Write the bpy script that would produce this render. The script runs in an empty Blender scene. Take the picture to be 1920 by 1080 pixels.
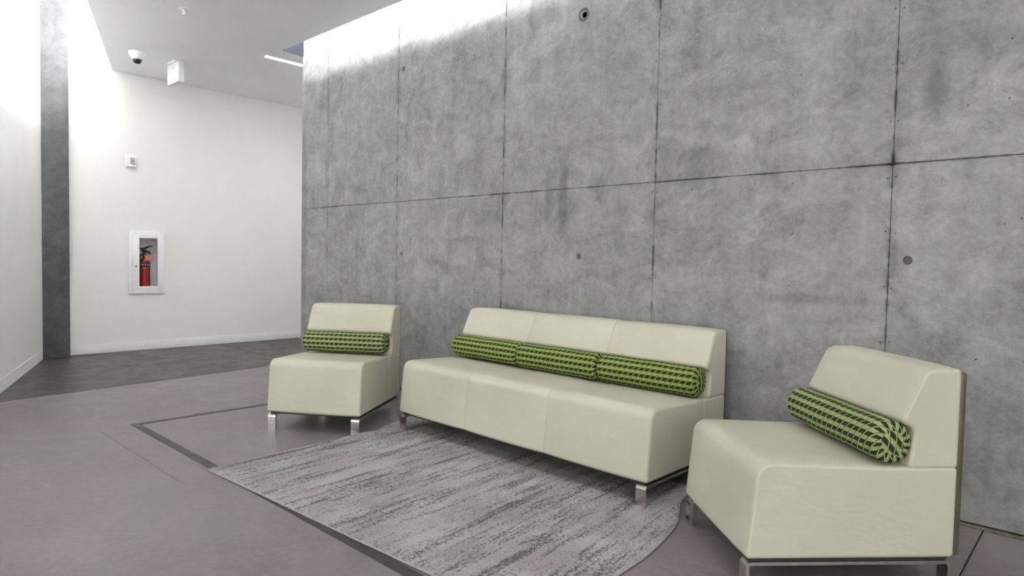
import bpy, bmesh, math, random
import numpy as np
from mathutils import Vector, Matrix
random.seed(7); rng = np.random.default_rng(7)
scn = bpy.context.scene
COL = scn.collection

# ------------------------------------------------------------------ camera
F_PX, YAW, PITCH, ROLL = 1225.9, math.radians(-42.868), math.radians(-2.358), math.radians(1.174)
CAM = Vector((0.0, -3.3463, 1.0847))
fw = Vector((math.sin(YAW)*math.cos(PITCH), math.cos(YAW)*math.cos(PITCH), math.sin(PITCH)))
rt = Vector((math.cos(YAW), -math.sin(YAW), 0)); up = rt.cross(fw)
r2 = rt*math.cos(ROLL) + up*math.sin(ROLL); u2 = up*math.cos(ROLL) - rt*math.sin(ROLL)
cd = bpy.data.cameras.new('camera'); cam = bpy.data.objects.new('camera', cd); COL.objects.link(cam)
cd.sensor_fit = 'HORIZONTAL'; cd.sensor_width = 36.0; cd.lens = F_PX/1920*36.0; cd.clip_start = 0.05
M = Matrix.Identity(4)
for i in range(3):
    M[i][0], M[i][1], M[i][2], M[i][3] = r2[i], u2[i], -fw[i], CAM[i]
cam.matrix_world = M
scn.camera = cam

# ------------------------------------------------------------------ world, exposure, big lights
wd = bpy.data.worlds.new('world'); scn.world = wd; wd.use_nodes = True
wd.node_tree.nodes['Background'].inputs[0].default_value = (1.0, 1.0, 1.0, 1)
WORLD = 2.9
wd.node_tree.nodes['Background'].inputs[1].default_value = WORLD
vs = scn.view_settings
vs.view_transform = 'Standard'; vs.look = 'None'; vs.gamma = 1.0; vs.use_curve_mapping = False
vs.exposure = 0.10
scn.cycles.max_bounces = 12; scn.cycles.diffuse_bounces = 9; scn.cycles.sample_clamp_indirect = 0.0   # light has to travel far into the white corridor
COVE_R = 85.0      # radiance of the tube lamps hidden above the slot along the concrete wall
COVE_L = 134.0      # radiance of the tube lamps hidden in the ceiling slots
CEIL_FILL = 11.0       # radiance of the added, unseen ceiling fill lights
STRIP = 45.0        # radiance of the corridor's recessed line light
# daylight enters through the open glazed front of the lobby (y = -10): a portal guides the sampling
pl = bpy.data.lights.new('daylight_portal', 'AREA'); pl.shape = 'RECTANGLE'; pl.size = 10.6; pl.size_y = 3.0
pl.cycles.is_portal = True
po = bpy.data.objects.new('daylight_portal', pl); COL.objects.link(po)
po.location = (0.7, -10.0, 1.52); po.rotation_euler = (math.radians(90), 0, 0)

p2 = bpy.data.lights.new('daylight_portal', 'AREA'); p2.shape = 'RECTANGLE'; p2.size = 7.5; p2.size_y = 3.0  # added side opening beyond the unseen right wall, brightens the far wall
p2.cycles.is_portal = True
po2 = bpy.data.objects.new('daylight_portal', p2); COL.objects.link(po2)
po2.location = (6.0, -6.25, 1.52); po2.rotation_euler = (math.radians(90), 0, math.radians(90))

# ------------------------------------------------------------------ helpers
def link(o, parent=None):
    COL.objects.link(o)
    if parent is not None: o.parent = parent
    return o
def tag(o, label=None, cat=None, group=None, kind=None):
    if label: o['label'] = label
    if cat: o['category'] = cat
    if group: o['group'] = group
    if kind: o['kind'] = kind
    return o
def empty(name, loc=(0, 0, 0), rz=0.0):
    o = bpy.data.objects.new(name, None); o.empty_display_size = 0.1
    o.location = loc; o.rotation_euler = (0, 0, rz); return link(o)
def mesh(name, V, Fc, mat, parent=None, smooth=False):
    me = bpy.data.meshes.new(name); me.from_pydata([tuple(v) for v in V], [], [tuple(f) for f in Fc]); me.update()
    if mat: me.materials.append(mat)
    if smooth: me.polygons.foreach_set('use_smooth', [True]*len(me.polygons))
    o = bpy.data.objects.new(name, me); return link(o, parent)
def bm_obj(name, bm, mat, parent=None, smooth=False, angle=None):
    bmesh.ops.recalc_face_normals(bm, faces=bm.faces)
    me = bpy.data.meshes.new(name); bm.to_mesh(me); bm.free()
    if mat: me.materials.append(mat)
    if smooth or angle: me.polygons.foreach_set('use_smooth', [True]*len(me.polygons))
    if angle: me.set_sharp_from_angle(angle=math.radians(angle))
    o = bpy.data.objects.new(name, me); return link(o, parent)
def add_box(bm, a, b, bevel=0.0, seg=2):
    x0, y0, z0 = a; x1, y1, z1 = b
    v = [bm.verts.new(c) for c in ((x0,y0,z0),(x1,y0,z0),(x1,y1,z0),(x0,y1,z0),(x0,y0,z1),(x1,y0,z1),(x1,y1,z1),(x0,y1,z1))]
    fs = [bm.faces.new([v[i] for i in f]) for f in ((3,2,1,0),(4,5,6,7),(0,1,5,4),(1,2,6,5),(2,3,7,6),(3,0,4,7))]
    if bevel > 0:
        es = list({e for f in fs for e in f.edges})
        bmesh.ops.bevel(bm, geom=es, offset=bevel, segments=seg, profile=0.5, affect='EDGES')
def box(name, a, b, mat, parent=None, bevel=0.0, seg=2):
    bm = bmesh.new(); add_box(bm, a, b, bevel, seg)
    return bm_obj(name, bm, mat, parent, angle=40 if bevel else None)
def prism(name, pts, z0, z1, mat, parent=None, bevel=0.0):
    n = len(pts); bm = bmesh.new()
    lo = [bm.verts.new((x, y, z0)) for x, y in pts]; hi = [bm.verts.new((x, y, z1)) for x, y in pts]
    bm.faces.new(lo[::-1]); top = bm.faces.new(hi)
    for i in range(n): bm.faces.new((lo[i], lo[(i+1) % n], hi[(i+1) % n], hi[i]))
    if bevel: bmesh.ops.bevel(bm, geom=list(top.edges), offset=bevel, segments=1, affect='EDGES')
    return bm_obj(name, bm, mat, parent)
def add_lathe(bm, prof, c=(0, 0, 0), n=32, axis='z'):
    rings = []
    for r, h in prof:
        ring = []
        for k in range(n):
            t = 2*math.pi*k/n
            a, b = r*math.cos(t), r*math.sin(t)
            p = {'z': (a, b, h), 'x': (h, a, b), 'y': (b, h, a)}[axis]
            ring.append(bm.verts.new((c[0]+p[0], c[1]+p[1], c[2]+p[2])))
        rings.append(ring)
    for A, B in zip(rings, rings[1:]):
        for k in range(n): bm.faces.new((A[k], A[(k+1) % n], B[(k+1) % n], B[k]))
    bm.faces.new(rings[0][::-1]); bm.faces.new(rings[-1])
def lathe(name, prof, mat, parent=None, c=(0, 0, 0), n=32, axis='z', angle=35):
    bm = bmesh.new(); add_lathe(bm, prof, c, n, axis); return bm_obj(name, bm, mat, parent, angle=angle)
def tube_mesh(pts, r, n=8, closed=False):
    P = [Vector(p) for p in pts]; V = []; Fc = []; m = len(P)
    for i, p in enumerate(P):
        a = P[(i-1) % m] if (closed or i) else p; b = P[(i+1) % m] if (closed or i < m-1) else p
        t = (b-a).normalized(); ref = Vector((0, 0, 1)) if abs(t.z) < .9 else Vector((1, 0, 0))
        s = t.cross(ref).normalized(); q = s.cross(t)
        for k in range(n):
            w = 2*math.pi*k/n; V.append(p + r*(math.cos(w)*s + math.sin(w)*q))
    last = m if closed else m-1
    for i in range(last):
        for k in range(n):
            j = (i+1) % m
            Fc.append((i*n+k, i*n+(k+1) % n, j*n+(k+1) % n, j*n+k))
    if not closed:
        Fc.append(tuple(range(n))[::-1]); Fc.append(tuple((m-1)*n+k for k in range(n)))
    return V, Fc
def tube(name, pts, r, mat, parent=None, n=8, closed=False):
    V, Fc = tube_mesh(pts, r, n, closed); return mesh(name, V, Fc, mat, parent, True)

# ------------------------------------------------------------------ materials
class NT:
    def __init__(s, name):
        s.m = bpy.data.materials.new(name); s.m.use_nodes = True; s.t = s.m.node_tree
        s.b = s.t.nodes['Principled BSDF']
    def n(s, typ, **kw):
        o = s.t.nodes.new(typ)
        for k, v in kw.items():
            if k in o.inputs.keys(): s.set(o.inputs[k], v)
            else: setattr(o, k, v)
        return o
    def set(s, inp, v):
        if hasattr(v, 'is_output') or isinstance(v, bpy.types.NodeSocket): s.t.links.new(v, inp)
        else: inp.default_value = v
    def math(s, op, a, b=None, c=None, clamp=False):
        o = s.t.nodes.new('ShaderNodeMath'); o.operation = op; o.use_clamp = clamp
        for i, v in enumerate((a, b, c)):
            if v is not None: s.set(o.inputs[i], v)
        return o.outputs[0]
    def pos(s): return s.n('ShaderNodeTexCoord').outputs['Object']
    def mapping(s, vec, scale=(1, 1, 1), loc=(0, 0, 0), rot=(0, 0, 0)):
        o = s.n('ShaderNodeMapping'); s.set(o.inputs['Vector'], vec); o.inputs['Scale'].default_value = scale
        o.inputs['Location'].default_value = loc; o.inputs['Rotation'].default_value = rot; return o.outputs[0]
    def noise(s, vec, scale, detail=4, rough=.55, dist=0.0):
        o = s.n('ShaderNodeTexNoise'); s.set(o.inputs['Vector'], vec)
        o.inputs['Scale'].default_value = scale; o.inputs['Detail'].default_value = detail
        o.inputs['Roughness'].default_value = rough; o.inputs['Distortion'].default_value = dist
        return o.outputs['Fac']
    def rng(s, v, a, b, c=0.0, d=1.0, smooth=True):
        o = s.n('ShaderNodeMapRange'); o.interpolation_type = 'SMOOTHSTEP' if smooth else 'LINEAR'
        s.set(o.inputs[0], v)
        for i, k in enumerate((a, b, c, d)): o.inputs[i+1].default_value = k
        return o.outputs[0]
    def mix(s, fac, a, b, mode='MIX'):
        o = s.n('ShaderNodeMix'); o.data_type = 'RGBA'; o.blend_type = mode
        s.set(o.inputs[0], fac); s.set(o.inputs[6], a); s.set(o.inputs[7], b); return o.outputs[2]
    def bump(s, h, strength=.2, dist=.01):
        o = s.n('ShaderNodeBump'); s.set(o.inputs['Height'], h); o.inputs['Strength'].default_value = strength
        o.inputs['Distance'].default_value = dist; s.t.links.new(o.outputs[0], s.b.inputs['Normal'])
    def out(s, col=None, rough=None, metal=None, spec=None):
        if col is not None: s.set(s.b.inputs['Base Color'], col)
        if rough is not None: s.set(s.b.inputs['Roughness'], rough)
        if metal is not None: s.b.inputs['Metallic'].default_value = metal
        if spec is not None: s.b.inputs['Specular IOR Level'].default_value = spec
        return s.m
def c4(r, g=None, b=None): return (r, r if g is None else g, r if b is None else b, 1)
def plain(name, col, rough=.5, metal=0.0, spec=.5, var=.04, scale=9.0):
    t = NT(name); f = t.noise(t.pos(), scale, 3)
    v = t.rng(f, .3, .7, 1-var, 1+var)
    o = t.n('ShaderNodeVectorMath', operation='SCALE'); o.inputs[0].default_value = col[:3]; t.set(o.inputs['Scale'], v)
    return t.out(o.outputs[0], rough, metal, spec)
def emit(name, col, s):
    t = NT(name); t.b.inputs['Base Color'].default_value = c4(.8)
    t.b.inputs['Emission Color'].default_value = col; t.b.inputs['Emission Strength'].default_value = s; return t.m

XJ0, PW, ZJ = -4.4324, 1.22, 1.5585        # first vertical joint, panel width, horizontal joint height
def make_concrete(name, lo, hi, joints=True):
    t = NT(name); p = t.pos()
    sep = t.n('ShaderNodeSeparateXYZ'); t.set(sep.inputs[0], p); X, Z = sep.outputs[0], sep.outputs[2]
    big = t.noise(p, 1.3, 6, .6, .4)
    med = t.noise(t.mapping(p, (1, 1, 1.2), (3, 1, 7)), 5.0, 8, .68, .8)
    ver = t.noise(t.mapping(p, (9, 9, .9), (1, 5, 2)), 1.6, 6, .6, .2)
    fine = t.noise(t.mapping(p, (1, 1, 1), (9, 2, 4)), 30, 6, .75, .5)
    v = t.math('ADD', t.math('MULTIPLY', big, .22), t.math('MULTIPLY', med, .40))
    v = t.math('ADD', v, t.math('MULTIPLY', ver, .14)); v = t.math('ADD', v, t.math('MULTIPLY', fine, .24))
    v = t.rng(v, .39, .61, 0, 1, False)
    col = t.mix(v, c4(*lo), c4(*hi))
    # pale scoured patches
    pat = t.rng(t.noise(t.mapping(p, (1, 1, 1.6), (2, 8, 1)), 2.6, 9, .72, 1.2), .56, .66)
    col = t.mix(t.math('MULTIPLY', pat, .22), col, c4(hi[0]*1.35, hi[1]*1.35, hi[2]*1.35))
    drk = t.rng(t.noise(t.mapping(p, (1, 1, .8), (6, 3, 9)), 3.4, 9, .75, .6), .57, .70)
    col = t.mix(t.math('MULTIPLY', drk, .33), col, c4(lo[0]*.55, lo[1]*.55, lo[2]*.57))
    sm = t.rng(t.noise(t.mapping(p, (1.3, 1, .8), (3, 3, 5)), 11, 8, .74, .9), .55, .68)
    col = t.mix(t.math('MULTIPLY', sm, .27), col, c4(lo[0]*.6, lo[1]*.6, lo[2]*.6))
    sl = t.rng(t.noise(t.mapping(p, (1, 1, 1.2), (8, 1, 2)), 13, 8, .76, 1.4), .57, .70)
    col = t.mix(t.math('MULTIPLY', sl, .22), col, c4(hi[0]*1.45, hi[1]*1.45, hi[2]*1.45))
    # bug holes
    vo = t.n('ShaderNodeTexVoronoi'); t.set(vo.inputs['Vector'], t.mapping(p, (1, 1, 1), (.3, 0, .2))); vo.inputs['Scale'].default_value = 11
    pit = t.math('MULTIPLY', t.rng(vo.outputs['Distance'], .045, .07, 1, 0), t.rng(t.noise(p, 7, 2), .55, .62))
    col = t.mix(t.math('MULTIPLY', pit, .6), col, c4(lo[0]*.3, lo[1]*.3, lo[2]*.3))
    hgt = t.math('SUBTRACT', t.math('ADD', t.math('MULTIPLY', med, .5), t.math('MULTIPLY', fine, .25)), pit)
    if joints:
        wob = t.math('MULTIPLY', t.math('SUBTRACT', t.noise(p, 14, 3), .5), .012)
        fx = t.math('FRACT', t.math('ADD', t.math('DIVIDE', t.math('SUBTRACT', X, XJ0), PW), 20.5))
        dx = t.math('MULTIPLY', t.math('ABSOLUTE', t.math('SUBTRACT', fx, .5)), PW)
        dx = t.math('ADD', t.math('ABSOLUTE', t.math('ADD', dx, wob)), t.math('LESS_THAN', X, -5.0))
        dx2 = t.math('ABSOLUTE', t.math('ADD', t.math('SUBTRACT', X, -5.505), wob))
        dx = t.math('MINIMUM', dx, dx2)
        nz = t.noise(t.mapping(p, (.6, 1, 1), (4, 4, 4)), 3.6, 4, .65)
        nz2 = t.noise(t.mapping(p, (.6, 1, 1), (1, 7, 3)), 9, 3, .6)
        core = t.math('MULTIPLY', t.rng(dx, .003, .012, 1, 0), t.rng(nz2, .47, .60))
        halo = t.math('MULTIPLY', t.rng(dx, .004, .045, 1, 0), t.rng(nz, .48, .66))
        dz = t.math('ABSOLUTE', t.math('ADD', t.math('SUBTRACT', Z, ZJ), t.math('MULTIPLY', wob, .6)))
        nh = t.noise(t.mapping(p, (1, 1, .6), (8, 2, 5)), 4.2, 4, .65)
        hz = t.math('MULTIPLY', t.rng(dz, .002, .011, 1, 0), t.rng(nh, .44, .58))
        hh = t.math('MULTIPLY', t.rng(dz, .004, .05, 1, 0), t.rng(nh, .54, .70))
        m = t.math('ADD', t.math('MULTIPLY', core, .6), t.math('MULTIPLY', halo, .3))
        m = t.math('ADD', m, t.math('ADD', t.math('MULTIPLY', hz, .5), t.math('MULTIPLY', hh, .3)), clamp=True)
        # water stains and scuffs with their own outlines
        gn = t.math('SUBTRACT', t.noise(t.mapping(p, (1, 1, .4)), 12, 6, .7), .5)
        def blot(x, z, rx, rz, amt, grit=1.1):
            a = t.math('DIVIDE', t.math('SUBTRACT', X, x), rx); b = t.math('DIVIDE', t.math('SUBTRACT', Z, z), rz)
            r = t.math('SQRT', t.math('ADD', t.math('MULTIPLY', a, a), t.math('MULTIPLY', b, b)))
            r = t.math('ADD', r, t.math('MULTIPLY', gn, grit))
            return t.math('MULTIPLY', t.rng(r, .25, 1.15, 1, 0), amt)
        for a in ((-2.79, 1.50, .045, .23, .34), (-2.67, 1.50, .05, .27, .40), (-.615, 1.86, .075, .14, .46),
                  (-1.16, .93, .24, .04, .34), (-.99, .93, .30, .025, .2), (-5.30, 1.76, .12, .16, .25), (-3.05, .72, .30, .09, .22),
                  (-3.66, 1.02, .10, .05, .2), (-1.9, 1.75, .14, .1, .16), (-5.52, 1.8, .06, .35, .22), (-5.93, 1.2, .07, 1.3, .25),
                  (-2.5, 1.82, .5, .07, .16), (-1.55, 2.02, .32, .06, .16), (-.45, 2.05, .25, .10, .18)):
            m = t.math('MAXIMUM', m, blot(*a))
        col = t.mix(m, col, c4(lo[0]*.28, lo[1]*.28, lo[2]*.29))
        hgt = t.math('SUBTRACT', hgt, t.math('MULTIPLY', core, .8))
    t.bump(hgt, .35, .006)
    return t.out(col, .72, 0, .3)

def make_floor(name, k):
    t = NT(name); p = t.pos()
    sep = t.n('ShaderNodeSeparateXYZ'); t.set(sep.inputs[0], p); X, Y = sep.outputs[0], sep.outputs[1]
    a = t.noise(p, .9, 5, .6, .6); b = t.noise(t.mapping(p, (1, 1, 1), (3, 8, 0)), 4.5, 8, .68, .7)
    c = t.noise(t.mapping(p, (1, 1, 1), (7, 2, 0)), 30, 5, .7)
    v = t.math('ADD', t.math('MULTIPLY', a, .30), t.math('ADD', t.math('MULTIPLY', b, .45), t.math('MULTIPLY', c, .25)))
    v = t.rng(v, .38, .62, 0, 1, False)
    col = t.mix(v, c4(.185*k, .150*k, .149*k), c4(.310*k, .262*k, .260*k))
    tint = t.rng(t.noise(t.mapping(p, (1, 1, 1), (1, 1, 6)), 1.7, 6, .65, .5), .42, .62)
    col = t.mix(t.math('MULTIPLY', tint, .55), col, c4(.235*k, .220*k, .208*k))
    sc = t.rng(t.noise(t.mapping(p, (1.2, 5, 1), (2, 4, 0), (0, 0, .5)), 3.2, 8, .75, .8), .60, .72)
    col = t.mix(t.math('MULTIPLY', sc, .32), col, c4(.14*k, .118*k, .115*k))
    vo = t.n('ShaderNodeTexVoronoi'); t.set(vo.inputs['Vector'], p); vo.inputs['Scale'].default_value = 6
    sp = t.math('MULTIPLY', t.rng(vo.outputs['Distance'], .018, .032, 1, 0), t.rng(t.noise(p, 5, 1), .58, .62))
    col = t.mix(t.math('MULTIPLY', sp, .5), col, c4(.07))
    vo2 = t.n('ShaderNodeTexVoronoi'); t.set(vo2.inputs['Vector'], t.mapping(p, (1, 1, 1), (5.3, 2.1, 0))); vo2.inputs['Scale'].default_value = 4
    sp2 = t.math('MULTIPLY', t.rng(vo2.outputs['Distance'], .008, .014, 1, 0), t.rng(t.noise(t.mapping(p, loc=(4, 4, 4)), 3, 1), .52, .6))
    col = t.mix(sp2, col, c4(.6))
    # hairline crack running beside the dark inlay
    wob = t.math('MULTIPLY', t.math('SUBTRACT', t.noise(p, 3, 4), .5), .05)
    cy = t.math('ABSOLUTE', t.math('ADD', t.math('ADD', Y, 2.152), wob))
    cr = t.math('MULTIPLY', t.rng(cy, .002, .006, 1, 0), t.math('MULTIPLY', t.rng(X, -4.6, -4.45), t.rng(X, -3.35, -3.1, 1, 0)))
    col = t.mix(t.math('MULTIPLY', cr, .6), col, c4(.06))
    t.bump(t.math('ADD', b, t.math('MULTIPLY', c, .3)), .05, .004)
    return t.out(col, t.rng(b, .3, .7, .30, .46), 0, .20)

def make_rug():
    t = NT('rug_pile'); p = t.n('ShaderNodeTexCoord').outputs['UV']
    st = t.noise(t.mapping(p, (16, 1.1, 1)), 1.0, 7, .72, .35)
    st2 = t.noise(t.mapping(p, (30, 3.4, 1), (3, 9, 0)), 1.0, 7, .75, .5)
    cl = t.noise(t.mapping(p, (1, 1, 1), (5, 5, 0)), 3.5, 5, .6)
    fn = t.noise(p, 120, 3, .8); fn2 = t.noise(t.mapping(p, (1.2, .8, 1), (4, 1, 0)), 75, 3, .8)
    col = t.mix(t.rng(cl, .35, .65), c4(.325, .312, .300), c4(.42, .41, .397))
    s = t.math('ADD', t.math('MULTIPLY', st, .50), t.math('ADD', t.math('MULTIPLY', st2, .34), t.math('MULTIPLY', fn2, .42)))
    col = t.mix(t.math('MULTIPLY', t.rng(s, .625, .70), .82), col, c4(.075, .070, .066))
    s3 = t.rng(t.math('ADD', t.math('MULTIPLY', st2, .5), t.math('MULTIPLY', fn, .5)), .535, .66)
    col = t.mix(t.math('MULTIPLY', s3, .45), col, c4(.13, .125, .12))
    ro = t.rng(t.noise(t.mapping(p, (1, .8, 1), (8, 3, 0)), 4.2, 3), .58, .70)
    col = t.mix(t.math('MULTIPLY', ro, .4), col, c4(.33, .26, .245))
    hi = t.rng(t.noise(t.mapping(p, loc=(7, 3, 0)), 150, 2, .8), .57, .72)
    col = t.mix(t.math('MULTIPLY', hi, .6), col, c4(.60, .595, .575))
    lo = t.rng(fn, .30, .44, 1, 0)
    col = t.mix(t.math('MULTIPLY', lo, .6), col, c4(.10))
    t.bump(t.math('ADD', fn, fn2), .6, .006)
    return t.out(col, .95, 0, .1)

def make_leather():
    t = NT('cream_leather'); p = t.pos()
    a = t.noise(p, 3.0, 4, .5); g = t.noise(p, 320, 2, .6); w = t.noise(t.mapping(p, (1, 1, 2)), 5.5, 3, .5, .6)
    col = t.mix(t.rng(a, .3, .7), c4(.478, .466, .366), c4(.516, .505, .406))
    sm = t.rng(t.noise(t.mapping(p, loc=(5, 2, 8)), 7, 6, .7), .62, .76)
    col = t.mix(t.math('MULTIPLY', sm, .22), col, c4(.37, .355, .27))
    t.bump(t.math('ADD', t.math('MULTIPLY', g, .04), t.math('MULTIPLY', w, .9)), .35, .012)
    return t.out(col, .46, 0, .35)

def make_houndstooth(name, light, dark, pu=.0335, pv=2*math.pi*.077/14):
    t = NT(name); uv = t.n('ShaderNodeTexCoord').outputs['UV']
    j = t.n('ShaderNodeVectorMath', operation='SCALE'); nn = t.n('ShaderNodeTexNoise'); t.set(nn.inputs['Vector'], uv)
    nn.inputs['Scale'].default_value = 420; nn.inputs['Detail'].default_value = 1
    t.set(j.inputs[0], nn.outputs['Color']); j.inputs['Scale'].default_value = .0035
    ad = t.n('ShaderNodeVectorMath', operation='ADD'); t.set(ad.inputs[0], uv); t.set(ad.inputs[1], j.outputs[0])
    sep = t.n('ShaderNodeSeparateXYZ'); t.set(sep.inputs[0], ad.outputs[0]); U, V = sep.outputs[0], sep.outputs[1]
    row = t.math('LESS_THAN', t.math('FRACT', t.math('DIVIDE', V, pv)), .52)
    dg = t.math('FRACT', t.math('ADD', t.math('DIVIDE', U, pu), t.math('MULTIPLY', t.math('DIVIDE', V, pv), .857143)))
    ld = t.math('LESS_THAN', dg, .15)                                            # thin light slash through the dark rows
    dl = t.math('GREATER_THAN', t.math('FRACT', t.math('ADD', dg, .02)), .925)    # thin dark slash through the light rows
    isd = t.math('ADD', t.math('MULTIPLY', row, t.math('SUBTRACT', 1.0, ld)), t.math('MULTIPLY', t.math('SUBTRACT', 1.0, row), dl))
    gr = t.noise(uv, 900, 2, .7)
    lc = t.mix(t.rng(gr, .3, .7), c4(*[k*.68 for k in light]), c4(*[k*1.3 for k in light]))
    dc = t.mix(t.rng(gr, .3, .7), c4(*[k*.6 for k in dark]), c4(*[k*1.5 for k in dark]))
    t.bump(gr, .4, .002)
    return t.out(t.mix(isd, lc, dc), .9, 0, .15)

MC = make_concrete('board_marked_concrete', (.165, .165, .166), (.375, .375, .377))
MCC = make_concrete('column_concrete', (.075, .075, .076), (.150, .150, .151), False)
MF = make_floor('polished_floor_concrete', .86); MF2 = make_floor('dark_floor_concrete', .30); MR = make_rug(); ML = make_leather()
MWH = plain('white_wall_paint', (.79, .785, .765), .65, 0, .3, .012, 2)
MCE = plain('white_ceiling_paint', (.865, .875, .89), .75, 0, .2, .01, 2)
MBASE = plain('white_baseboard', (.80, .795, .775), .5, 0, .4, .02)
MGAP = plain('dark_joint_filler', (.05, .05, .05), .9)  # dark bed and core that show through the joints
MINL = plain('dark_bronze_inlay', (.040, .036, .033), .42, 0, .4, .2, 30)
MSEAL = plain('olive_sealant', (.14, .13, .09), .8, 0, .3, .25, 30)
MCHR = plain('brushed_chrome', (.66, .65, .62), .17, 1.0, .5, .05, 60)
MBLK = plain('black_base_board', (.018, .017, .016), .6)
MBACK = plain('dark_olive_back_shell', (.085, .078, .048), .32, 0, .5, .15, 14)
MSEAM = plain('seam_thread', (.30, .285, .215), .7)
MWP = plain('white_powder_coat', (.84, .84, .84), .4, 0, .5, .01)
MWPL = plain('white_plastic', (.82, .82, .81), .35, 0, .5, .01)
MGRY = plain('grey_plastic', (.33, .33, .32), .4)
MRED = plain('red_enamel', (.36, .016, .014), .28, 0, .5, .05)
MTAG = plain('orange_red_tag', (.62, .12, .06), .6)
MPALE = plain('pale_print', (.70, .66, .58), .6)
MGOLD = plain('brass_ring', (.45, .30, .10), .3, .8)
MLENS = plain('smoked_dome', (.03, .03, .032), .12, 0, .5)
MBLUE = plain('blue_grey_panel', (.055, .060, .080), .4, 0, .4, .03)
MBIND = plain('rug_binding', (.34, .33, .31), .8, 0, .2, .1, 80)
MDRN = plain('drain_metal', (.07, .065, .062), .4, .4, .5, .2, 40)
MCOVE = emit('cove_tube_glow', (1, .998, .99, 1), COVE_L); MCOVR = emit('cove_tube_glow_wall', (1, 1, 1, 1), COVE_R)
MSTR = emit('line_light_diffuser', (1, 1, 1, 1), STRIP)
MFILL = emit('added_fill_diffuser', (1, .995, .985, 1), CEIL_FILL)  # glow of the added ceiling fill lights
def make_glass():
    t = NT('cabinet_glass'); t.b.inputs['Transmission Weight'].default_value = 1; t.b.inputs['IOR'].default_value = 1.0
    f = t.noise(t.pos(), 3, 1); t.set(t.b.inputs['Roughness'], t.rng(f, 0, 1, .0, .03))
    t.b.inputs['IOR'].default_value = 1.12; t.b.inputs['Base Color'].default_value = c4(.97); return t.m
MGLS = make_glass()

# ------------------------------------------------------------------ setting
XF, ZC, ZT = -8.026, 3.047, 3.75
WX0, WX1 = -5.98, 6.0
LA, LB = Vector((-7.90, -1.757)), Vector((-4.60, -2.948))          # face of the left wall at the floor
E0, E1 = Vector((-8.026, -1.084)), Vector((-4.60, -2.340))         # ceiling edge along the left slot
dl = (E1-E0).normalized(); nl = Vector((-dl.y, dl.x))               # nl points into the room (+y)
if nl.y < 0: nl = -nl

# floor: bed and poured slabs with saw-cut joints
floor = prism('floor', [(-8.3, -10.2), (6.2, -10.2), (6.2, 4.2), (-8.3, 4.2)], -.20, -.025, MGAP); tag(floor, kind='structure')
j1 = lambda y: -5.835 - .1233*(y+2.426)
g = .0025
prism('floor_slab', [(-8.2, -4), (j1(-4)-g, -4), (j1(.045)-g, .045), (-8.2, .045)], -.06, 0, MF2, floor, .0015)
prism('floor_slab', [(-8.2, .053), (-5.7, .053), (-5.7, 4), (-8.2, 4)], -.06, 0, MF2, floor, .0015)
prism('floor_slab', [(j1(-10)+g, -10), (-.372-g, -10), (-.372-g, .045), (j1(.045)+g, .045)], -.06, 0, MF, floor, .0015)
prism('floor_slab', [(-.372+g, -10), (6.1, -10), (6.1, .045), (-.372+g, .045)], -.06, 0, MF, floor, .0015)

# dark inlay strips let into the floor
t1 = empty('trim_1', (0, 0, 0)); tag(t1, kind='structure')
for a, b in ((-4.555, -3.62), (-3.615, -3.455), (-3.45, -1.735), (-1.73, -.376)):
    box('inlay_segment', (a, -1.976, -.004), (b, -1.926, .0015), MINL, t1)
t2 = empty('trim_2', (0, 0, 0)); tag(t2, kind='structure')
for a, b in ((-1.925, -.62), (-.615, -.025)):
    box('inlay_segment', (-4.555, a, -.004), (-4.507, b, .0015), MINL, t2)
t3 = box('trim_3', (WX0, -.028, 0), (WX1, .0, .010), MSEAL, None, .003); tag(t3, kind='structure')

# concrete wall: core plus cast panels with tie holes and bolt pits
wc = box('wall_back', (WX0, .04, 0), (WX1, .34, ZT), MGAP); tag(wc, kind='structure')
box('wall_end_face', (WX0-.004, .004, 0), (WX0, .34, ZT), MC, wc)
xs = [WX0, -5.505] + [XJ0 + PW*k for k in range(0, 9)]
holes = [(XJ0 + .065 + 1.835*k, z) for k in range(0, 4) for z in (1.123, 2.64)]
pits = []
for k in range(0, 6):
    for i in range(0, 12):
        if k >= 2 or i % 3 == 0:
            z = .245 + .251*i
            pits += [(XJ0+PW*k-.016+random.uniform(-.004, .004), z+random.uniform(-.006, .006)), (XJ0+PW*k+.017+random.uniform(-.004, .004), z+random.uniform(-.006, .006))]
for (x, z) in ((-1.205, 1.25), (-1.21, .99), (-1.20, .50), (-1.21, 1.50), (-1.20, 1.75), (-1.19, 2.03), (-.27, .72), (-.28, 1.0), (-.30, 1.30), (-.43, .71), (-.36, 2.03), (-.50, 1.78), (-.36, 1.79), (-1.52, 1.72), (-1.56, 1.95)):
    pits.append((x, z))
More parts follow.
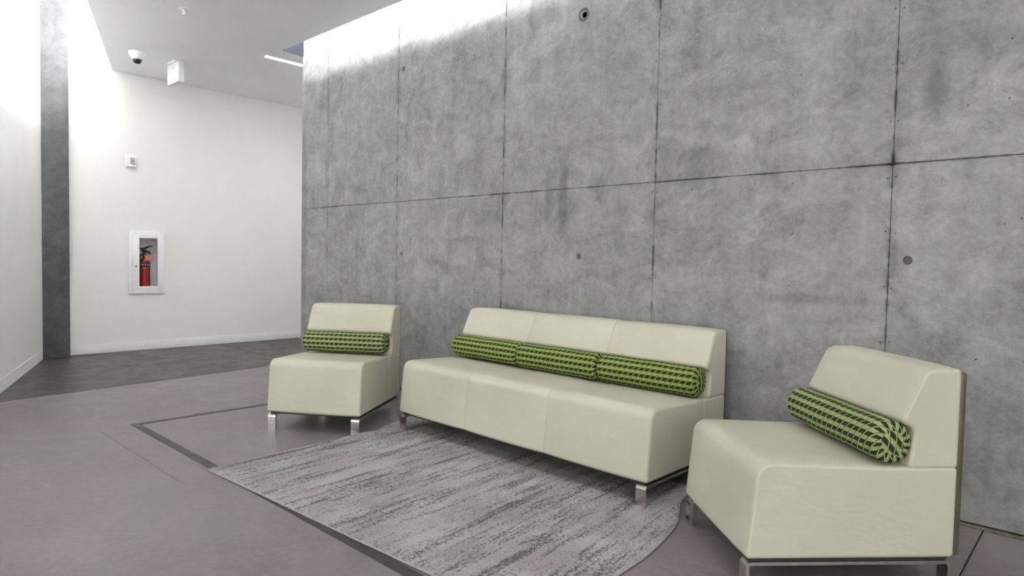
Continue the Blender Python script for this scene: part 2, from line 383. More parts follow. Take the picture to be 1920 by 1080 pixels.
def panel(x0, x1, z0, z1):
    bm = bmesh.new(); q = .0011
    add_box(bm, (x0+q, 0, z0+q), (x1-q, .042, z1-q), .0018, 1)
    o = bm_obj('concrete_panel', bm, MC)
    cut = bmesh.new(); n = 0
    for hx, hz in holes:
        if x0+.03 < hx < x1-.03 and z0+.03 < hz < z1-.03:
            add_lathe(cut, [(.017, .026), (.019, .004), (.023, -.01)], (hx, 0, hz), 24, 'y'); n += 1
    for hx, hz in pits:
        if x0+.010 < hx < x1-.010 and z0+.01 < hz < z1-.01:
            add_lathe(cut, [(.0035, .009), (.0048, -.01)], (hx, 0, hz), 8, 'y'); n += 1
    if n:
        co = bm_obj('cutter', cut, None)
        md = o.modifiers.new('cut', 'BOOLEAN'); md.object = co; md.operation = 'DIFFERENCE'; md.solver = 'EXACT'
        me = bpy.data.meshes.new_from_object(o.evaluated_get(bpy.context.evaluated_depsgraph_get()))
        o.modifiers.clear(); o.data = me
        if not me.materials: me.materials.append(MC)
        bpy.data.objects.remove(co)
    else: cut.free()
    o.parent = wc
for a, b in zip(xs, xs[1:]):
    panel(a, b, .012, ZJ); panel(a, b, ZJ, ZT)
for hx, hz in holes:
    lathe('tie_hole_plug', [(.0185, .016), (.0185, .010), (.014, .0085)], MCC, wc, (hx, 0, hz), 20, 'y')
# cast ring round the big hole high on the wall
lathe('tie_hole_ring', [(.042, .004), (.042, -.0015), (.038, -.004), (.030, -.004), (.026, .001), (.026, .004)], MCC, wc, (-2.537, 0, 2.643), 28, 'y')

# far white wall with the cabinet recess
CY0, CY1, CZ0, CZ1 = -.905, -.603, .668, 1.305
wf = empty('wall_far', (0, 0, 0)); tag(wf, kind='structure')
bm = bmesh.new()
for (ya, za, yb, zb) in ((-2.4, 0, CY0, ZT), (CY1, 0, 4.0, ZT), (CY0, 0, CY1, CZ0), (CY0, CZ1, CY1, ZT)):
    add_box(bm, (XF-.2, ya, za), (XF, yb, zb))
bm_obj('wall_face', bm, MWH, wf)
bf = box('baseboard_far', (XF, -1.51, 0), (XF+.006, 4.0, .10), MBASE, None, .002); tag(bf, kind='structure')
# left white wall (angled)
dw = (LB-LA).normalized(); nw = Vector((dw.y, -dw.x))
if nw.y > 0: nw = -nw
def strip_poly(a, b, off0, off1): return [tuple(a+nw*off0), tuple(b+nw*off0), tuple(b+nw*off1), tuple(a+nw*off1)]
LA2 = LA - dw*.25
wl = prism('wall_left', strip_poly(LA2, LB, 0, .2), 0, ZT, MWH); tag(wl, kind='structure')
bl = prism('baseboard_left', strip_poly(LA, LB, -.005, .0), 0, .10, MBASE, None, .002); tag(bl, kind='structure')
wl2 = prism('wall_lobby', [(-4.8, -2.95), (-4.6, -2.95), (-4.6, -10), (-4.8, -10)], 0, ZT, MWH); tag(wl2, kind='structure')
wr = prism('wall_right', [(6.0, -2.5), (6.2, -2.5), (6.2, .3), (6.0, .3)], 0, ZT, MWH); tag(wr, kind='structure')
wk = prism('wall_corridor_end', [(-8.2, 3.8), (-5.7, 3.8), (-5.7, 4.0), (-8.2, 4.0)], 0, ZT, MWH); tag(wk, kind='structure')
wk2 = prism('wall_corridor_side', [(-5.90, .34), (-5.7, .34), (-5.7, 3.8), (-5.90, 3.8)], 0, ZT, MWH); tag(wk2, kind='structure')
# concrete column standing at the far end of the left wall
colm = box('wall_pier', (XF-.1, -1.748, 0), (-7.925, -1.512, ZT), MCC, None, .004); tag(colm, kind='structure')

# ceiling plate with the two light slots left open
ceil = prism('ceiling', [tuple(E0), tuple(E1), (-4.6, -10), (6.0, -10), (6.0, -.238), (-5.93, -.238), (-5.93, -.236), (-5.978, -.002), (-5.978, 0.0), (-5.978, 3.9), (XF, 3.9)], ZC, ZC+.025, MCE)
tag(ceil, kind='structure')
roof = prism('ceiling_upper', [(-8.3, -10.2), (6.2, -10.2), (6.2, 4.2), (-8.3, 4.2)], ZT, ZT+.15, MCE); tag(roof, kind='structure')
# upstands behind the hidden tubes, slot ends
u1 = box('trim_4', (-5.97, -.60, ZC+.025), (6.0, -.56, ZT), MCE); tag(u1, kind='structure')
a, b = E0+nl*.42, E1+nl*.42
u2_ = prism('trim_5', [tuple(a), tuple(b), tuple(b+nl*.04), tuple(a+nl*.04)], ZC+.025, ZT, MCE); tag(u2_, kind='structure')
u3 = prism('trim_6', [(-4.62, -2.99), (-4.58, -2.99), (-4.58, -1.9), (-4.62, -1.9)], ZC+.025, ZT, MCE); tag(u3, kind='structure')
u4 = prism('trim_7', [(-5.975, -.56), (-5.912, -.56), (-5.912, -.236), (-5.962, -.002), (-6.01, -.002)], ZC+.0005, ZT, MBLUE); tag(u4, kind='structure')

# ------------------------------------------------------------------ furniture
ZB, DEP, ZSE, ZTP = .117, .718, .434, .755
def round_poly(pts, seg=6):
    """pts: (y, z, radius) counter-clockwise; returns rounded outline"""
    out = []; n = len(pts)
    for i in range(n):
        p = Vector(pts[i][:2]); r = pts[i][2]
        a = Vector(pts[i-1][:2]); b = Vector(pts[(i+1) % n][:2])
        if r <= 0: out.append(p.copy()); continue
        da, db = (a-p).normalized(), (b-p).normalized()
        ang = da.angle(db); tl = r/math.tan(ang/2)
        c = p + (da+db).normalized()*(r/math.sin(ang/2))
        s, e = p+da*tl-c, p+db*tl-c
        a0 = math.atan2(s.y, s.x); a1 = math.atan2(e.y, e.x); d = a1-a0
        while d > math.pi: d -= 2*math.pi
        while d < -math.pi: d += 2*math.pi
        k = max(2, int(seg*abs(d)/1.2)+1)
        for q in range(k+1):
            th = a0+d*q/k; out.append(c+Vector((math.cos(th), math.sin(th)))*r)
    return out
def densify(pts, step=.05):
    out = []
    for i, p in enumerate(pts):
        q = pts[(i+1) % len(pts)]; L = (q-p).length; k = max(1, int(L/step))
        for j in range(k): out.append(p+(q-p)*j/k)
    return out
def inset(pts, d):
    n = len(pts); out = []
    for i in range(n):
        t = (pts[(i+1) % n]-pts[i-1]); t.normalize()
        out.append(pts[i] + Vector((-t.y, t.x))*d)       # ccw outline -> left normal is inward
    return out
def cushion(name, prof, x0, x1, r0, r1, parent, mat=None, puff=.004, seg=4):
    """upholstered block: profile (y,z) extruded along x with rolled ends"""
    P = densify(prof); secs = []
    for k in range(seg+1):
        th = math.pi/2*k/seg; secs.append((x0+r0*(1-math.sin(th)), r0*(1-math.cos(th))))
    secs = [(x0+r0*(1-math.cos(math.pi/2*k/seg)), r0*(1-math.sin(math.pi/2*k/seg))) for k in range(seg+1)]
    nm = max(2, int((x1-x0)/.08))
    for k in range(1, nm): secs.append((x0+r0+(x1-x0-r0-r1)*k/nm, 0.0))
    secs += [(x1-r1*(1-math.cos(math.pi/2*k/seg)), r1*(1-math.sin(math.pi/2*k/seg))) for k in range(seg, -1, -1)]
    V = []; Fc = []; n = len(P)
    for x, d in secs:
        u = (x-x0)/(x1-x0); bul = puff*(1-(2*u-1)**4)
        ring = inset(P, d-bul) if abs(d-bul) > 1e-9 else P
        V += [(x, q.x, q.y) for q in ring]
    for s in range(len(secs)-1):
        for i in range(n):
            j = (i+1) % n; Fc.append((s*n+i, (s+1)*n+i, (s+1)*n+j, s*n+j))
    bm = bmesh.new(); vs_ = [bm.verts.new(v) for v in V]
    for f in Fc: bm.faces.new([vs_[i] for i in f])
    for s_ in (0, len(secs)-1):
        x, d = secs[s_]; ring = vs_[s_*n:(s_+1)*n]; q_ = inset(P, d+.0008); sg_ = 1 if s_ else -1
        inn = [bm.verts.new((x+sg_*.0004, v.x, v.y)) for v in q_]
        for i in range(n): bm.faces.new((ring[i], ring[(i+1) % n], inn[(i+1) % n], inn[i]))
        q2 = inset(P, d+.0016); in2 = [bm.verts.new((x+sg_*.0004, v.x, v.y)) for v in q2]
        for i in range(n): bm.faces.new((inn[i], inn[(i+1) % n], in2[(i+1) % n], in2[i]))
        bm.faces.new(in2)
    return bm_obj(name, bm, mat or ML, parent, angle=50)
def seam_loop(name, prof, x, parent, r=.0016, lo=None):
    pts = [(x, q.x, q.y) for q in densify(prof, .03) if lo is None or lo(q)]
    return tube(name, pts, r, MSEAM, parent, 6, lo is None)
# outlines, counter-clockwise in (y, z)
SEAT = round_poly([(0.0, ZB, .014), (DEP, ZB, .014), (DEP, .424, .014), (.50, .424, .02), (.030, .440, .055)])
SEATF = round_poly([(0.0, ZB, .014), (.500, ZB, .014), (.500, .424, .015), (.030, .440, .055)])
SEATR = round_poly([(.500, ZB, .014), (DEP, ZB, .014), (DEP, .422, .014), (.500, .422, .015)])
BACK = round_poly([(.545, .420, .014), (DEP, .420, .014), (DEP, ZTP, .016), (.598, ZTP, .050), (.512, .572, .022), (.565, .556, .03)])
def bar(name, parent, x0, x1):
    """bent flat chrome bar: front foot, side rail, rear foot in one piece"""
    th = .011; zt = .104; y0, y1 = .004, DEP-.004
    outer = round_poly([(y0, 0, 0), (y1, 0, 0), (y1, zt, .02), (y0, zt, .02)])
    path = []
    def half(inn):
        r = .02-inn if inn else .02
        a = [Vector((y0+inn, 0))]
        c = Vector((y0+.02, zt-.02))
        for k in range(7): th_ = math.pi - math.pi/2*k/6; a.append(c+Vector((math.cos(th_), math.sin(th_)))*r)
        c = Vector((y1-.02, zt-.02))
        for k in range(7): th_ = math.pi/2 - math.pi/2*k/6; a.append(c+Vector((math.cos(th_), math.sin(th_)))*r)
        a.append(Vector((y1-inn, 0))); return a
    A, B = half(0), half(th); n = len(A); bm = bmesh.new()
    ring = []
    for x in (x0, x1): ring.append([[bm.verts.new((x, q.x, q.y)) for q in L] for L in (A, B)])
    (a0, b0), (a1, b1) = ring
    for i in range(n-1):
        bm.faces.new((a0[i], a0[i+1], a1[i+1], a1[i])); bm.faces.new((b0[i], b1[i], b1[i+1], b0[i+1]))
        bm.faces.new((a0[i], b0[i], b0[i+1], a0[i+1])); bm.faces.new((a1[i], a1[i+1], b1[i+1], b1[i]))
    for i in (0, n-1): bm.faces.new((a0[i], a1[i], b1[i], b0[i]))
    es = [e for e in bm.edges if len(e.link_faces) == 2 and e.calc_face_angle(0) > 1.2]
    bmesh.ops.bevel(bm, geom=es, offset=.0018, segments=2, profile=.5, affect='EDGES')
    return bm_obj(name, bm, MCHR, parent, angle=35)
def seating(name, label, cat, loc, rz, w, nsec, crease, group=None, bar_lift=0.0):
    root = empty(name, loc, rz); tag(root, label, cat, group)
    sw = w/nsec
    for i in range(nsec):
        x0, x1 = i*sw, (i+1)*sw
        r0 = .010 if i == 0 else .0045; r1 = .010 if i == nsec-1 else .0045
        if crease:
            cushion('seat_section', SEATF, x0, x1, r0, r1, root)
            cushion('rear_section', SEATR, x0, x1, r0, r1, root, puff=.002)
        else:
            cushion('seat_section', SEAT, x0, x1, r0, r1, root)
        cushion('backrest_section', BACK, x0, x1, r0, r1, root)
    up_ = lambda q: q.y > ZB+.004
    front_top = lambda q: q.y > ZB+.01 and q.x < .49
    for x in (.0055, w-.0055):
        prof = inset(SEATF, .0035)
        pts = [(x, q.x, q.y) for q in densify(prof, .02)]
        pts = [p for p in pts if p[2] > ZB+.015 and p[1] < .49]
        # order from the front bottom up and back
        fr = sorted([p for p in pts if p[2] < .40 and p[1] < .1], key=lambda p: p[2]); tp = sorted([p for p in pts if p[2] >= .40 and p[1] < .47], key=lambda p: p[1])
        tube('seam', fr+tp, .0024, MSEAM, root, 6)
        prof = inset(BACK, .0035)
        pts = [(x, q.x, q.y) for q in densify(prof, .02)]
        fr = sorted([p for p in pts if p[1] < .60 and .60 < p[2] < .725], key=lambda p: p[2]); tp = sorted([p for p in pts if p[2] >= .725 and p[1] < DEP-.01], key=lambda p: p[1])
        tube('seam', fr+tp, .0024, MSEAM, root, 6)
    # back shell, base board, bent bars
    bm = bmesh.new(); add_box(bm, (.006, DEP-.002, ZB+.004), (w-.006, DEP+.024, ZTP-.012), .007, 3)
    bm_obj('back_shell', bm, MBACK, root, angle=40)
    box('base_board', (.02, .02, .1035), (w-.02, DEP-.01, ZB+.006), MBLK, root)
    for x0 in (.006, w-.058):
        o = bar('leg_frame', root, x0, x0+.052)
        if bar_lift:
            # front foot stands on the rug, rear foot on the bare floor
            for v in o.data.vertices:
                if v.co.y < .2 and v.co.z < bar_lift: v.co.z = bar_lift
    return root
CW = .6138
chairL = seating('lounge_chair', 'cream leather armless lounge chair nearest the far white wall', 'chair', (-3.8609, -1.4143, 0), math.radians(33.19), CW, 1, True, 'cream lounge chairs')
sofa = seating('sofa', 'long cream leather three-section armless sofa against the concrete wall', 'sofa', (-3.3128, -.8074, 0), math.radians(-1.44), 1.83, 3, True, None, .0105)
chairR = seating('lounge_chair', 'large cream leather lounge chair in the right foreground, turned to the left', 'chair', (-1.3076, -.8346, 0), math.radians(-43.46), CW, 1, False, 'cream lounge chairs')

MG1 = make_houndstooth('houndstooth_lime', (.250, .318, .098), (.022, .034, .006))
MG2 = make_houndstooth('houndstooth_sage', (.290, .345, .165), (.024, .038, .010))
MG3 = make_houndstooth('houndstooth_olive', (.300, .345, .165), (.024, .034, .008), .034)
def bolster(label, mat, parent_m, cx, cy, cz, L, rad, rz=0.0, rx=0.0, sq=.93, bend=0.0):
    """soft roll cushion along local x"""
    n = 40; prof = []
    e = .035
    secs = []
    for k in range(0, 9):
        th = math.pi/2*k/8; secs.append((-L/2 + e*(1-math.sin(th))*.9, rad-e*.85*(1-math.sin(math.acos(1-k/8)) if False else 1-math.sin(th))))
    secs = []
    for k in range(9):
        th = math.pi/2*k/8; secs.append((-L/2+e*.6*(1-math.cos(th)), rad-e*(1-math.sin(th))))
    m = 22
    for k in range(1, m): secs.append((-L/2+e*.6+(L-e*1.2)*k/m, rad))
    secs += [(-x, r) for x, r in secs[8::-1]]
    V = []; Fc = []; UV = []
    ph = random.uniform(0, 9)
    arc = [0.0]
    for a_, b_ in zip(secs, secs[1:]): arc.append(arc[-1]+math.hypot(b_[0]-a_[0], b_[1]-a_[1]))
    for (x, r), u in zip(secs, arc):
        w = 1 + .012*math.sin(7*x/L*2+ph) - .02*abs(2*x/L)**3
        for k in range(n+1):
            t = 2*math.pi*k/n
            V.append((x, r*w*math.cos(t)+bend*(1-(2*x/L)**2), r*w*sq*math.sin(t))); UV.append((u, rad*t))
    N = n+1
    for s in range(len(secs)-1):
        for k in range(n): Fc.append((s*N+k, s*N+k+1, (s+1)*N+k+1, (s+1)*N+k))
    root = empty('bolster_pillow'); tag(root, label, 'pillow', 'green houndstooth bolster pillows')
    root.matrix_world = parent_m @ Matrix.Translation((cx, cy, cz)) @ Matrix.Rotation(rz, 4, 'Z') @ Matrix.Rotation(rx, 4, 'X')
    o = mesh('cover', V, Fc, mat, root, True)
    ul = o.data.uv_layers.new(name='UVMap')
    for lp in o.data.loops: ul.data[lp.index].uv = UV[lp.vertex_index]
    for s in (0, len(secs)-1):
        x, r = secs[s]; sg = -1 if s == 0 else 1
        ev = []; ef = []; euv = []
        for q in range(5):
            rr = r*(1-q/4) ; xx = x+sg*.006*(1-(1-q/4)**2)
            w = 1 + .012*math.sin(7*x/L*2+ph) - .02
            for k in range(n): t = 2*math.pi*k/n; ev.append((xx, rr*w*math.cos(t), rr*w*sq*math.sin(t))); euv.append((rr*math.cos(t)+.3, rr*math.sin(t)+.3))
        for q in range(4):
            for k in range(n): f = (q*n+k, q*n+(k+1) % n, (q+1)*n+(k+1) % n, (q+1)*n+k); ef.append(f if sg > 0 else f[::-1])
        c = mesh('end_panel', ev, ef, mat, root, True); ul = c.data.uv_layers.new(name='UVMap')
        for lp in c.data.loops: ul.data[lp.index].uv = euv[lp.vertex_index]
    return root
def mw(o): return Matrix.Translation(o.location) @ Matrix.Rotation(o.rotation_euler.z, 4, 'Z')
ms, ml_, mr = mw(sofa), mw(chairL), mw(chairR)
BY, BZ, BR = .480, .508, .077
bolster('green houndstooth bolster on the chair nearest the white wall', MG2, ml_, .311, BY, BZ, .585, BR)
bolster('leftmost green houndstooth bolster on the long sofa', MG1, ms, .310, BY, BZ, .596, BR, 0, .5)
bolster('middle green houndstooth bolster on the long sofa', MG1, ms, .915, BY-.004, BZ, .600, BR, 0, 1.1)
bolster('rightmost green houndstooth bolster on the long sofa', MG1, ms, 1.520, BY, BZ, .596, BR, 0, 1.7)
bolster('large green houndstooth bolster on the right foreground chair', MG3, mr, .318, BY+.006, BZ, .595, BR, 0, 2.3)

# ------------------------------------------------------------------ rug
def rug():
    nu, nv = 380, 280
    left = [(-3.322, -1.994), (-3.345, -1.62), (-3.352, -1.35), (-3.318, -1.12), (-3.335, -1.00), (-3.425, -.82), (-3.50, -.64), (-3.54, -.47)]
    right = [(-1.205, -1.885), (-1.228, -1.455), (-1.242, -1.22), (-1.296, -.94), (-1.352, -.80), (-1.425, -.64), (-1.45, -.44)]
    def samp(L, t):
        # arc-length catmull-rom
        P = [np.array(q) for q in L]; d = np.cumsum([0]+[np.linalg.norm(b-a) for a, b in zip(P, P[1:])]); s = t*d[-1]
        i = min(max(int(np.searchsorted(d, s)-1), 0), len(P)-2); u = (s-d[i])/(d[i+1]-d[i])
        p0 = P[max(i-1, 0)]; p1 = P[i]; p2 = P[i+1]; p3 = P[min(i+2, len(P)-1)]
        return .5*((2*p1)+(-p0+p2)*u+(2*p0-5*p1+4*p2-p3)*u*u+(-p0+3*p1-3*p2+p3)*u**3)
    Lp = np.array([samp(left, j/nv) for j in range(nv+1)]); Rp = np.array([samp(right, j/nv) for j in range(nv+1)])
    uu = np.linspace(0, 1, nu+1)
    P = Lp[:, None, :]*(1-uu)[None, :, None] + Rp[:, None, :]*uu[None, :, None]
    # front edge is very slightly bowed
    X, Y = P[..., 0], P[..., 1]
    H = np.full(X.shape, .0095)
    def bumpz(cx, cy, sx, sy, h, ang=0.0):
        c, s = math.cos(ang), math.sin(ang); dx, dy = X-cx, Y-cy
        a, b = c*dx+s*dy, -s*dx+c*dy
        return h*np.exp(-(a/sx)**2-(b/sy)**2)
    H += bumpz(-3.325, -1.10, .06, .13, .026) + bumpz(-1.34, -.86, .05, .14, .012)
    H += .0015*np.sin(X*5.1)*np.sin(Y*4.3) + rng.normal(0, .0011, X.shape)
    edge = np.minimum(np.minimum(uu, 1-uu)[None, :]*2.1, np.minimum(np.linspace(0, 1, nv+1), 1-np.linspace(0, 1, nv+1))[:, None]*1.5)
    H *= .55+.45*np.clip(edge/.012, 0, 1)
    V = np.stack([X, Y, H], -1).reshape(-1, 3)
    idx = np.arange((nu+1)*(nv+1)).reshape(nv+1, nu+1)
    Fq = np.stack([idx[:-1, :-1], idx[:-1, 1:], idx[1:, 1:], idx[1:, :-1]], -1).reshape(-1, 4)
    bd = np.concatenate([idx[0, :], idx[1:, -1], idx[-1, -2::-1], idx[-2:0:-1, 0]])
    base = len(V); Vb = V[bd].copy(); Vb[:, 2] = .0016
    V = np.vstack([V, Vb]); m = len(bd)
    side = [(int(bd[(i+1) % m]), int(bd[i]), base+i, base+(i+1) % m) for i in range(m)]
    root = empty('area_rug', (0, 0, 0)); tag(root, 'grey streaked area rug under the sofa front and between the chairs', 'rug')
    me = bpy.data.meshes.new('pile'); me.from_pydata(V.tolist(), [], Fq.tolist()+side+[tuple(range(base+m-1, base-1, -1))]); me.update()
    me.materials.append(MR); me.polygons.foreach_set('use_smooth', [True]*len(me.polygons))
    uvl = me.uv_layers.new(name='UVMap'); li = np.empty(len(me.loops), dtype=np.int32); me.loops.foreach_get('vertex_index', li)
    ca, sa = math.cos(.075), math.sin(.075); gx, gy = V[:, 0]+4, V[:, 1]+3; gu = ca*gx+sa*gy; gv = -sa*gx+ca*gy
    uvl.data.foreach_set('uv', np.stack([gu[li], gv[li]], -1).ravel().astype(np.float32))
    link(bpy.data.objects.new('pile', me), root)
    pts = [(float(V[i][0]), float(V[i][1]), float(V[i][2])*.9+.0005) for i in bd[::4]]
    tube('binding', pts, .0034, MBIND, root, 6, True)
rug()

# ------------------------------------------------------------------ fixtures
# fire extinguisher cabinet (recessed, white door frame, glass pane)
cab = empty('extinguisher_cabinet', (XF, (CY0+CY1)/2, CZ0)); tag(cab, 'white recessed wall cabinet with glass door holding the fire extinguisher', 'cabinet')
def cp(name, a, b, mat, bevel=0.0, parent=None):
    o = box(name, a, b, mat, None, bevel); off = Vector((XF, (CY0+CY1)/2, CZ0))
    for v in o.data.vertices: v.co -= off
    o.parent = parent or cab; return o
def frame(name, y0, y1, z0, z1, wd_, x0, x1, mat, bevel, parent=None):
    bm = bmesh.new(); off = Vector((XF, (CY0+CY1)/2, CZ0))
    wl_, wr_, wb_, wt_ = wd_
    add_box(bm, (x0, y0, z0), (x1, y0+wl_, z1), bevel); add_box(bm, (x0, y1-wr_, z0), (x1, y1, z1), bevel)
    add_box(bm, (x0, y0+wl_-.001, z0), (x1-.0004, y1-wr_+.001, z0+wb_), bevel); add_box(bm, (x0, y0+wl_-.001, z1-wt_), (x1-.0004, y1-wr_+.001, z1), bevel)
    bmesh.ops.translate(bm, verts=bm.verts, vec=-off)
    return bm_obj(name, bm, mat, parent or cab, angle=40)
# tub lining the recess: back, two sides, floor, top
bm = bmesh.new(); e = .004; xb = XF-.13
add_box(bm, (xb, CY0, CZ0), (xb+e, CY1, CZ1))
add_box(bm, (xb, CY0, CZ0), (XF, CY0+e, CZ1)); add_box(bm, (xb, CY1-e, CZ0), (XF, CY1, CZ1))
add_box(bm, (xb, CY0, CZ0), (XF, CY1, CZ0+e)); add_box(bm, (xb, CY0, CZ1-e), (XF, CY1, CZ1))
bmesh.ops.translate(bm, verts=bm.verts, vec=-Vector((XF, (CY0+CY1)/2, CZ0))); bm_obj('tub', bm, MWP, cab)
frame('trim_frame', -.937, -.569, .637, 1.336, (.045, .045, .045, .045), XF, XF+.022, MWP, .004)
door = frame('door', -.896, -.610, .680, 1.296, (.062, .036, .038, .042), XF+.004, XF+.028, MWP, .003)
o = cp('pane', (XF+.014, -.836, .716), (XF+.017, -.644, 1.256), MGLS, 0, door)
o = cp('handle', (XF+.028, -.905, .955), (XF+.040, -.885, 1.06), MWPL, .003, door)
o = cp('latch', (XF+.028, -.876, .93), (XF+.036, -.862, .955), MCHR, .002, door)
# extinguisher inside
EX, EY, EZ = XF-.066, -.752, CZ0+.0045
ext = empty('fire_extinguisher', (EX, EY, EZ)); tag(ext, 'red fire extinguisher with black handle inside the white wall cabinet', 'fire extinguisher')
lathe('cylinder', [(.050, 0), (.054, .004), (.0555, .012), (.0555, .30), (.053, .325), (.044, .345), (.030, .358), (.020, .362)], MRED, ext, n=40)
lathe('label_band', [(.0560, .262), (.0563, .263), (.0563, .306), (.0560, .307)], MBLK, ext, n=40)
for k in range(5):
    an = math.radians(-62+k*26); x, y = .0572*math.cos(an), .0572*math.sin(an)
    o = box('label_mark', (-.001, -.006, -.010), (.001, .006, .010), MPALE, ext, .0)
    o.location = (x, y, .286); o.rotation_euler = (0, 0, an)
lathe('brass_band', [(.0558, .246), (.0562, .247), (.0562, .256), (.0558, .257)], MGOLD, ext, n=40)
lathe('valve', [(.019, .360), (.019, .385), (.023, .388), (.023, .405), (.016, .412), (.016, .440), (.010, .446)], MBLK, ext, n=20)
def plate(name, pts, th, mat, parent):
    """outline in the (y,z) plane, thickness along x"""
    bm = bmesh.new(); A = [bm.verts.new((-th/2, y, z)) for y, z in pts]; B = [bm.verts.new((th/2, y, z)) for y, z in pts]
    bm.faces.new(A); bm.faces.new(B[::-1]); n = len(pts)
    for i in range(n): bm.faces.new((A[i], A[(i+1) % n], B[(i+1) % n], B[i]))
    return bm_obj(name, bm, mat, parent)
plate('lower_handle', [(-.03, .430), (.012, .442), (.045, .418), (.055, .405), (.062, .41), (.05, .432), (.016, .456), (-.03, .452)], .022, MBLK, ext)
plate('squeeze_lever', [(-.045, .462), (-.02, .452), (.02, .470), (.055, .488), (.085, .496), (.085, .503), (.05, .500), (.012, .486), (-.02, .470), (-.045, .478)], .020, MBLK, ext)
lathe('gauge', [(.014, 0), (.016, .004), (.016, .010), (.013, .013)], MGOLD, ext, (.016, -.004, .398), 20, 'x')
tube('hose', [(0, -.018, .40), (.005, -.045, .395), (.012, -.058, .36), (.016, -.060, .30), (.018, -.058, .20)], .008, MBLK, ext)
tg = box('inspection_tag', (.062, -.020, .330), (.0635, .062, .398), MTAG, ext)
for k in range(4): box('print_line', (.0636, -.012, .341+k*.0145), (.0639, .054, .346+k*.0145), MPALE, tg)
tube('tag_tie', [(.02, .0, .41), (.045, .012, .408), (.0625, .02, .396)], .0012, MPALE, tg, 5)

# strobe device on the far wall
hs = empty('alarm_strobe', (XF, -.912, 2.092)); tag(hs, 'small white wall alarm strobe above the extinguisher cabinet', 'alarm')
box('back_plate', (0, -.055, -.068), (.012, .055, .068), MWPL, hs, .004)
box('housing', (.012, -.048, -.060), (.040, .050, .060), MWPL, hs, .006)
sl = box('strobe_lens', (.040, -.020, -.028), (.058, .030, .040), plain('clear_grey_lens', (.42, .42, .41), .15), hs, .006)
box('reflector', (.058, -.006, -.006), (.061, .018, .012), MCHR, sl, .001)
for k in range(4): box('sounder_slot', (.0402, -.040, -.045+k*.022), (.0412, -.026, -.038+k*.022), MGRY, hs)

# blank backed ceiling sign
sg = empty('ceiling_sign', (-7.16, -.755, ZC)); tag(sg, 'blank white box sign hanging from the ceiling near the far wall', 'sign')
box('canopy', (-.10, -.045, -.022), (.10, .045, 0), MWPL, sg, .004)
box('housing', (-.15, -.028, -.222), (.15, .028, -.020), MWPL, sg, .005)
box('face_panel', (-.140, -.0305, -.212), (.140, -.028, -.030), MWP, sg, .001)
# dome camera
dc = empty('dome_camera', (-7.12, -1.125, ZC)); dc.scale = (.72, .72, .78); tag(dc, 'white ceiling dome camera with dark lens beside the blank sign', 'camera')
lathe('base', [(.105, 0), (.105, -.012), (.098, -.030), (.082, -.062), (.066, -.080)], MWPL, dc, n=40)
lathe('trim_ring', [(.068, -.078), (.068, -.088), (.060, -.092)], MWPL, dc, n=40)
lathe('smoked_dome', [(.058, -.088), (.056, -.105), (.047, -.124), (.032, -.137), (.012, -.143)], MLENS, dc, n=36)
# sprinkler
sp = empty('fire_sprinkler', (-5.567, -1.268, ZC)); tag(sp, 'small white pendant sprinkler head in the ceiling', 'sprinkler')
lathe('escutcheon', [(.045, 0), (.045, -.004), (.036, -.009), (.018, -.009)], MWPL, sp, n=32)
lathe('stem', [(.013, -.008), (.013, -.030), (.009, -.034), (.009, -.048)], MWPL, sp, n=16)
lathe('deflector', [(.018, -.048), (.019, -.050), (.018, -.052)], MWPL, sp, n=16)
for s in (-1, 1): tube('frame_arm', [(s*.012, 0, -.028), (s*.016, 0, -.038), (s*.006, 0, -.050)], .003, MWPL, sp, 6)
# floor cleanout cover
fd = empty('floor_drain_cover', (-7.035, -1.210, 0)); tag(fd, 'round dark metal cover set in the floor before the far wall', 'drain cover')
lathe('rim', [(.082, .0), (.082, .002), (.078, .003), (.072, .003), (.070, .0012)], MDRN, fd, n=40)
lathe('lid', [(.069, .0), (.069, .002), (.066, .0026)], MDRN, fd, n=40)
for s in (-1, 1): lathe('screw', [(.006, .002), (.006, .0036), (.004, .004)], MCHR, fd, (s*.045, 0, 0), 12)

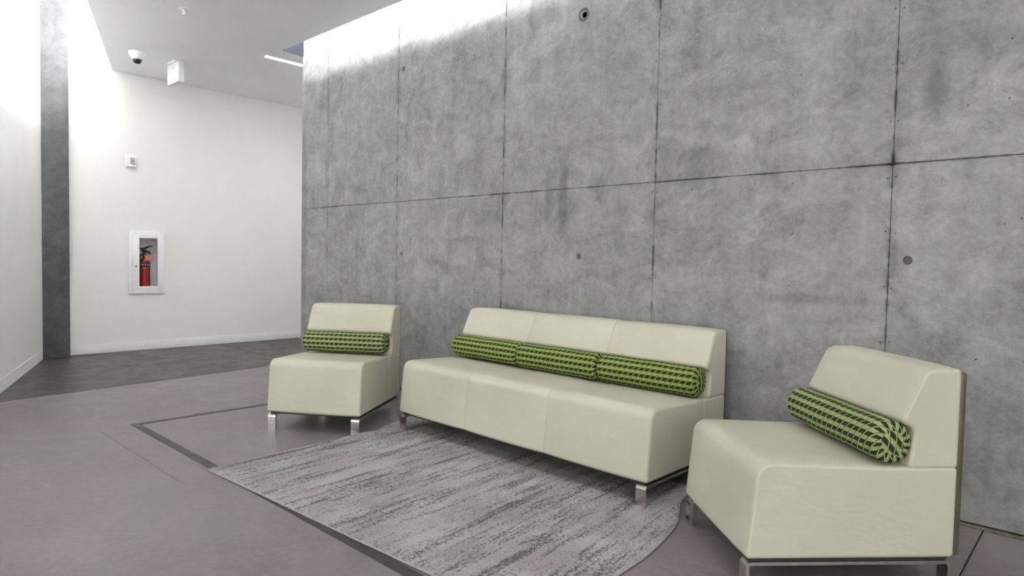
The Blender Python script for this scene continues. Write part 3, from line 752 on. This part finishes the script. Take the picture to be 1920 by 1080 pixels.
# corridor line light recessed in the ceiling
ll = empty('line_light', (-6.225, -.25, ZC)); tag(ll, 'narrow glowing line light in the corridor ceiling past the concrete wall', 'light')
box('diffuser', (-.030, .004, -.004), (.030, 3.6, .0), MSTR, ll)
for a, b in (((-.036, 0, -.006), (-.030, 3.604, 0)), ((.030, 0, -.006), (.036, 3.604, 0))): box('edge_trim', a, b, MWPL, ll)
# tubes hidden in the two ceiling slots
def cove(name, p0, p1, label, mat):
    r_ = empty(name, p0); tag(r_, label, 'light', 'hidden tube lamps in the ceiling slots')
    d = Vector(p1)-Vector(p0); L = d.length; k = max(1, round(L/1.5)); u_ = d.normalized()
    for i in range(k):
        a_ = u_*(L*i/k+.02); b_ = u_*(L*(i+1)/k-.02)
        tube('lamp_tube', [a_, b_], .016, mat, r_, 12)
        for q in (a_, b_): box('lamp_holder', tuple(q+Vector((-.014, -.014, -.06))), tuple(q+Vector((.014, .014, .018))), MWPL, r_)
    s = Vector((-u_.y, u_.x, 0))*.03
    prism('channel', [tuple((-s).xy), tuple((d-s).xy), tuple((d+s).xy), tuple(s.xy)], -.085, -.060, MWPL, r_)
LZ = ZC+.025+.115
cove('cove_light', (-5.915, -.338, LZ), (5.8, -.338, LZ), 'tube lamps hidden above the ceiling edge along the concrete wall', MCOVR)
a, b = E0+nl*.10+dl*.50, E1+nl*.10-dl*.06
cove('cove_light', (a.x, a.y, LZ), (b.x, b.y, LZ), 'tube lamps hidden above the ceiling edge along the left white wall', MCOVE)
# added ceiling fill lights, out of view overhead and behind the viewer
for i, (x, y) in enumerate(((-2.9, -1.75), (-.7, -1.75), (1.5, -1.75), (3.7, -1.75), (-2.9, -4.6), (-.7, -4.6), (1.5, -4.6), (3.7, -4.6), (-2.9, -7.4), (.4, -7.4), (3.7, -7.4))):
    t = empty('added_ceiling_fill', (x, y, ZC)); tag(t, 'added rectangular ceiling fill light out of view', 'light', 'added ceiling fill lights')
    box('diffuser', (-.60, -.14, -.004), (.60, .14, 0), MFILL, t)
    for a, b in (((-.615, -.155, -.008), (.615, -.14, 0)), ((-.615, .14, -.008), (.615, .155, 0)), ((-.615, -.14, -.008), (-.60, .14, 0)), ((.60, -.14, -.008), (.615, .14, 0))):
        box('frame', a, b, MWPL, t)
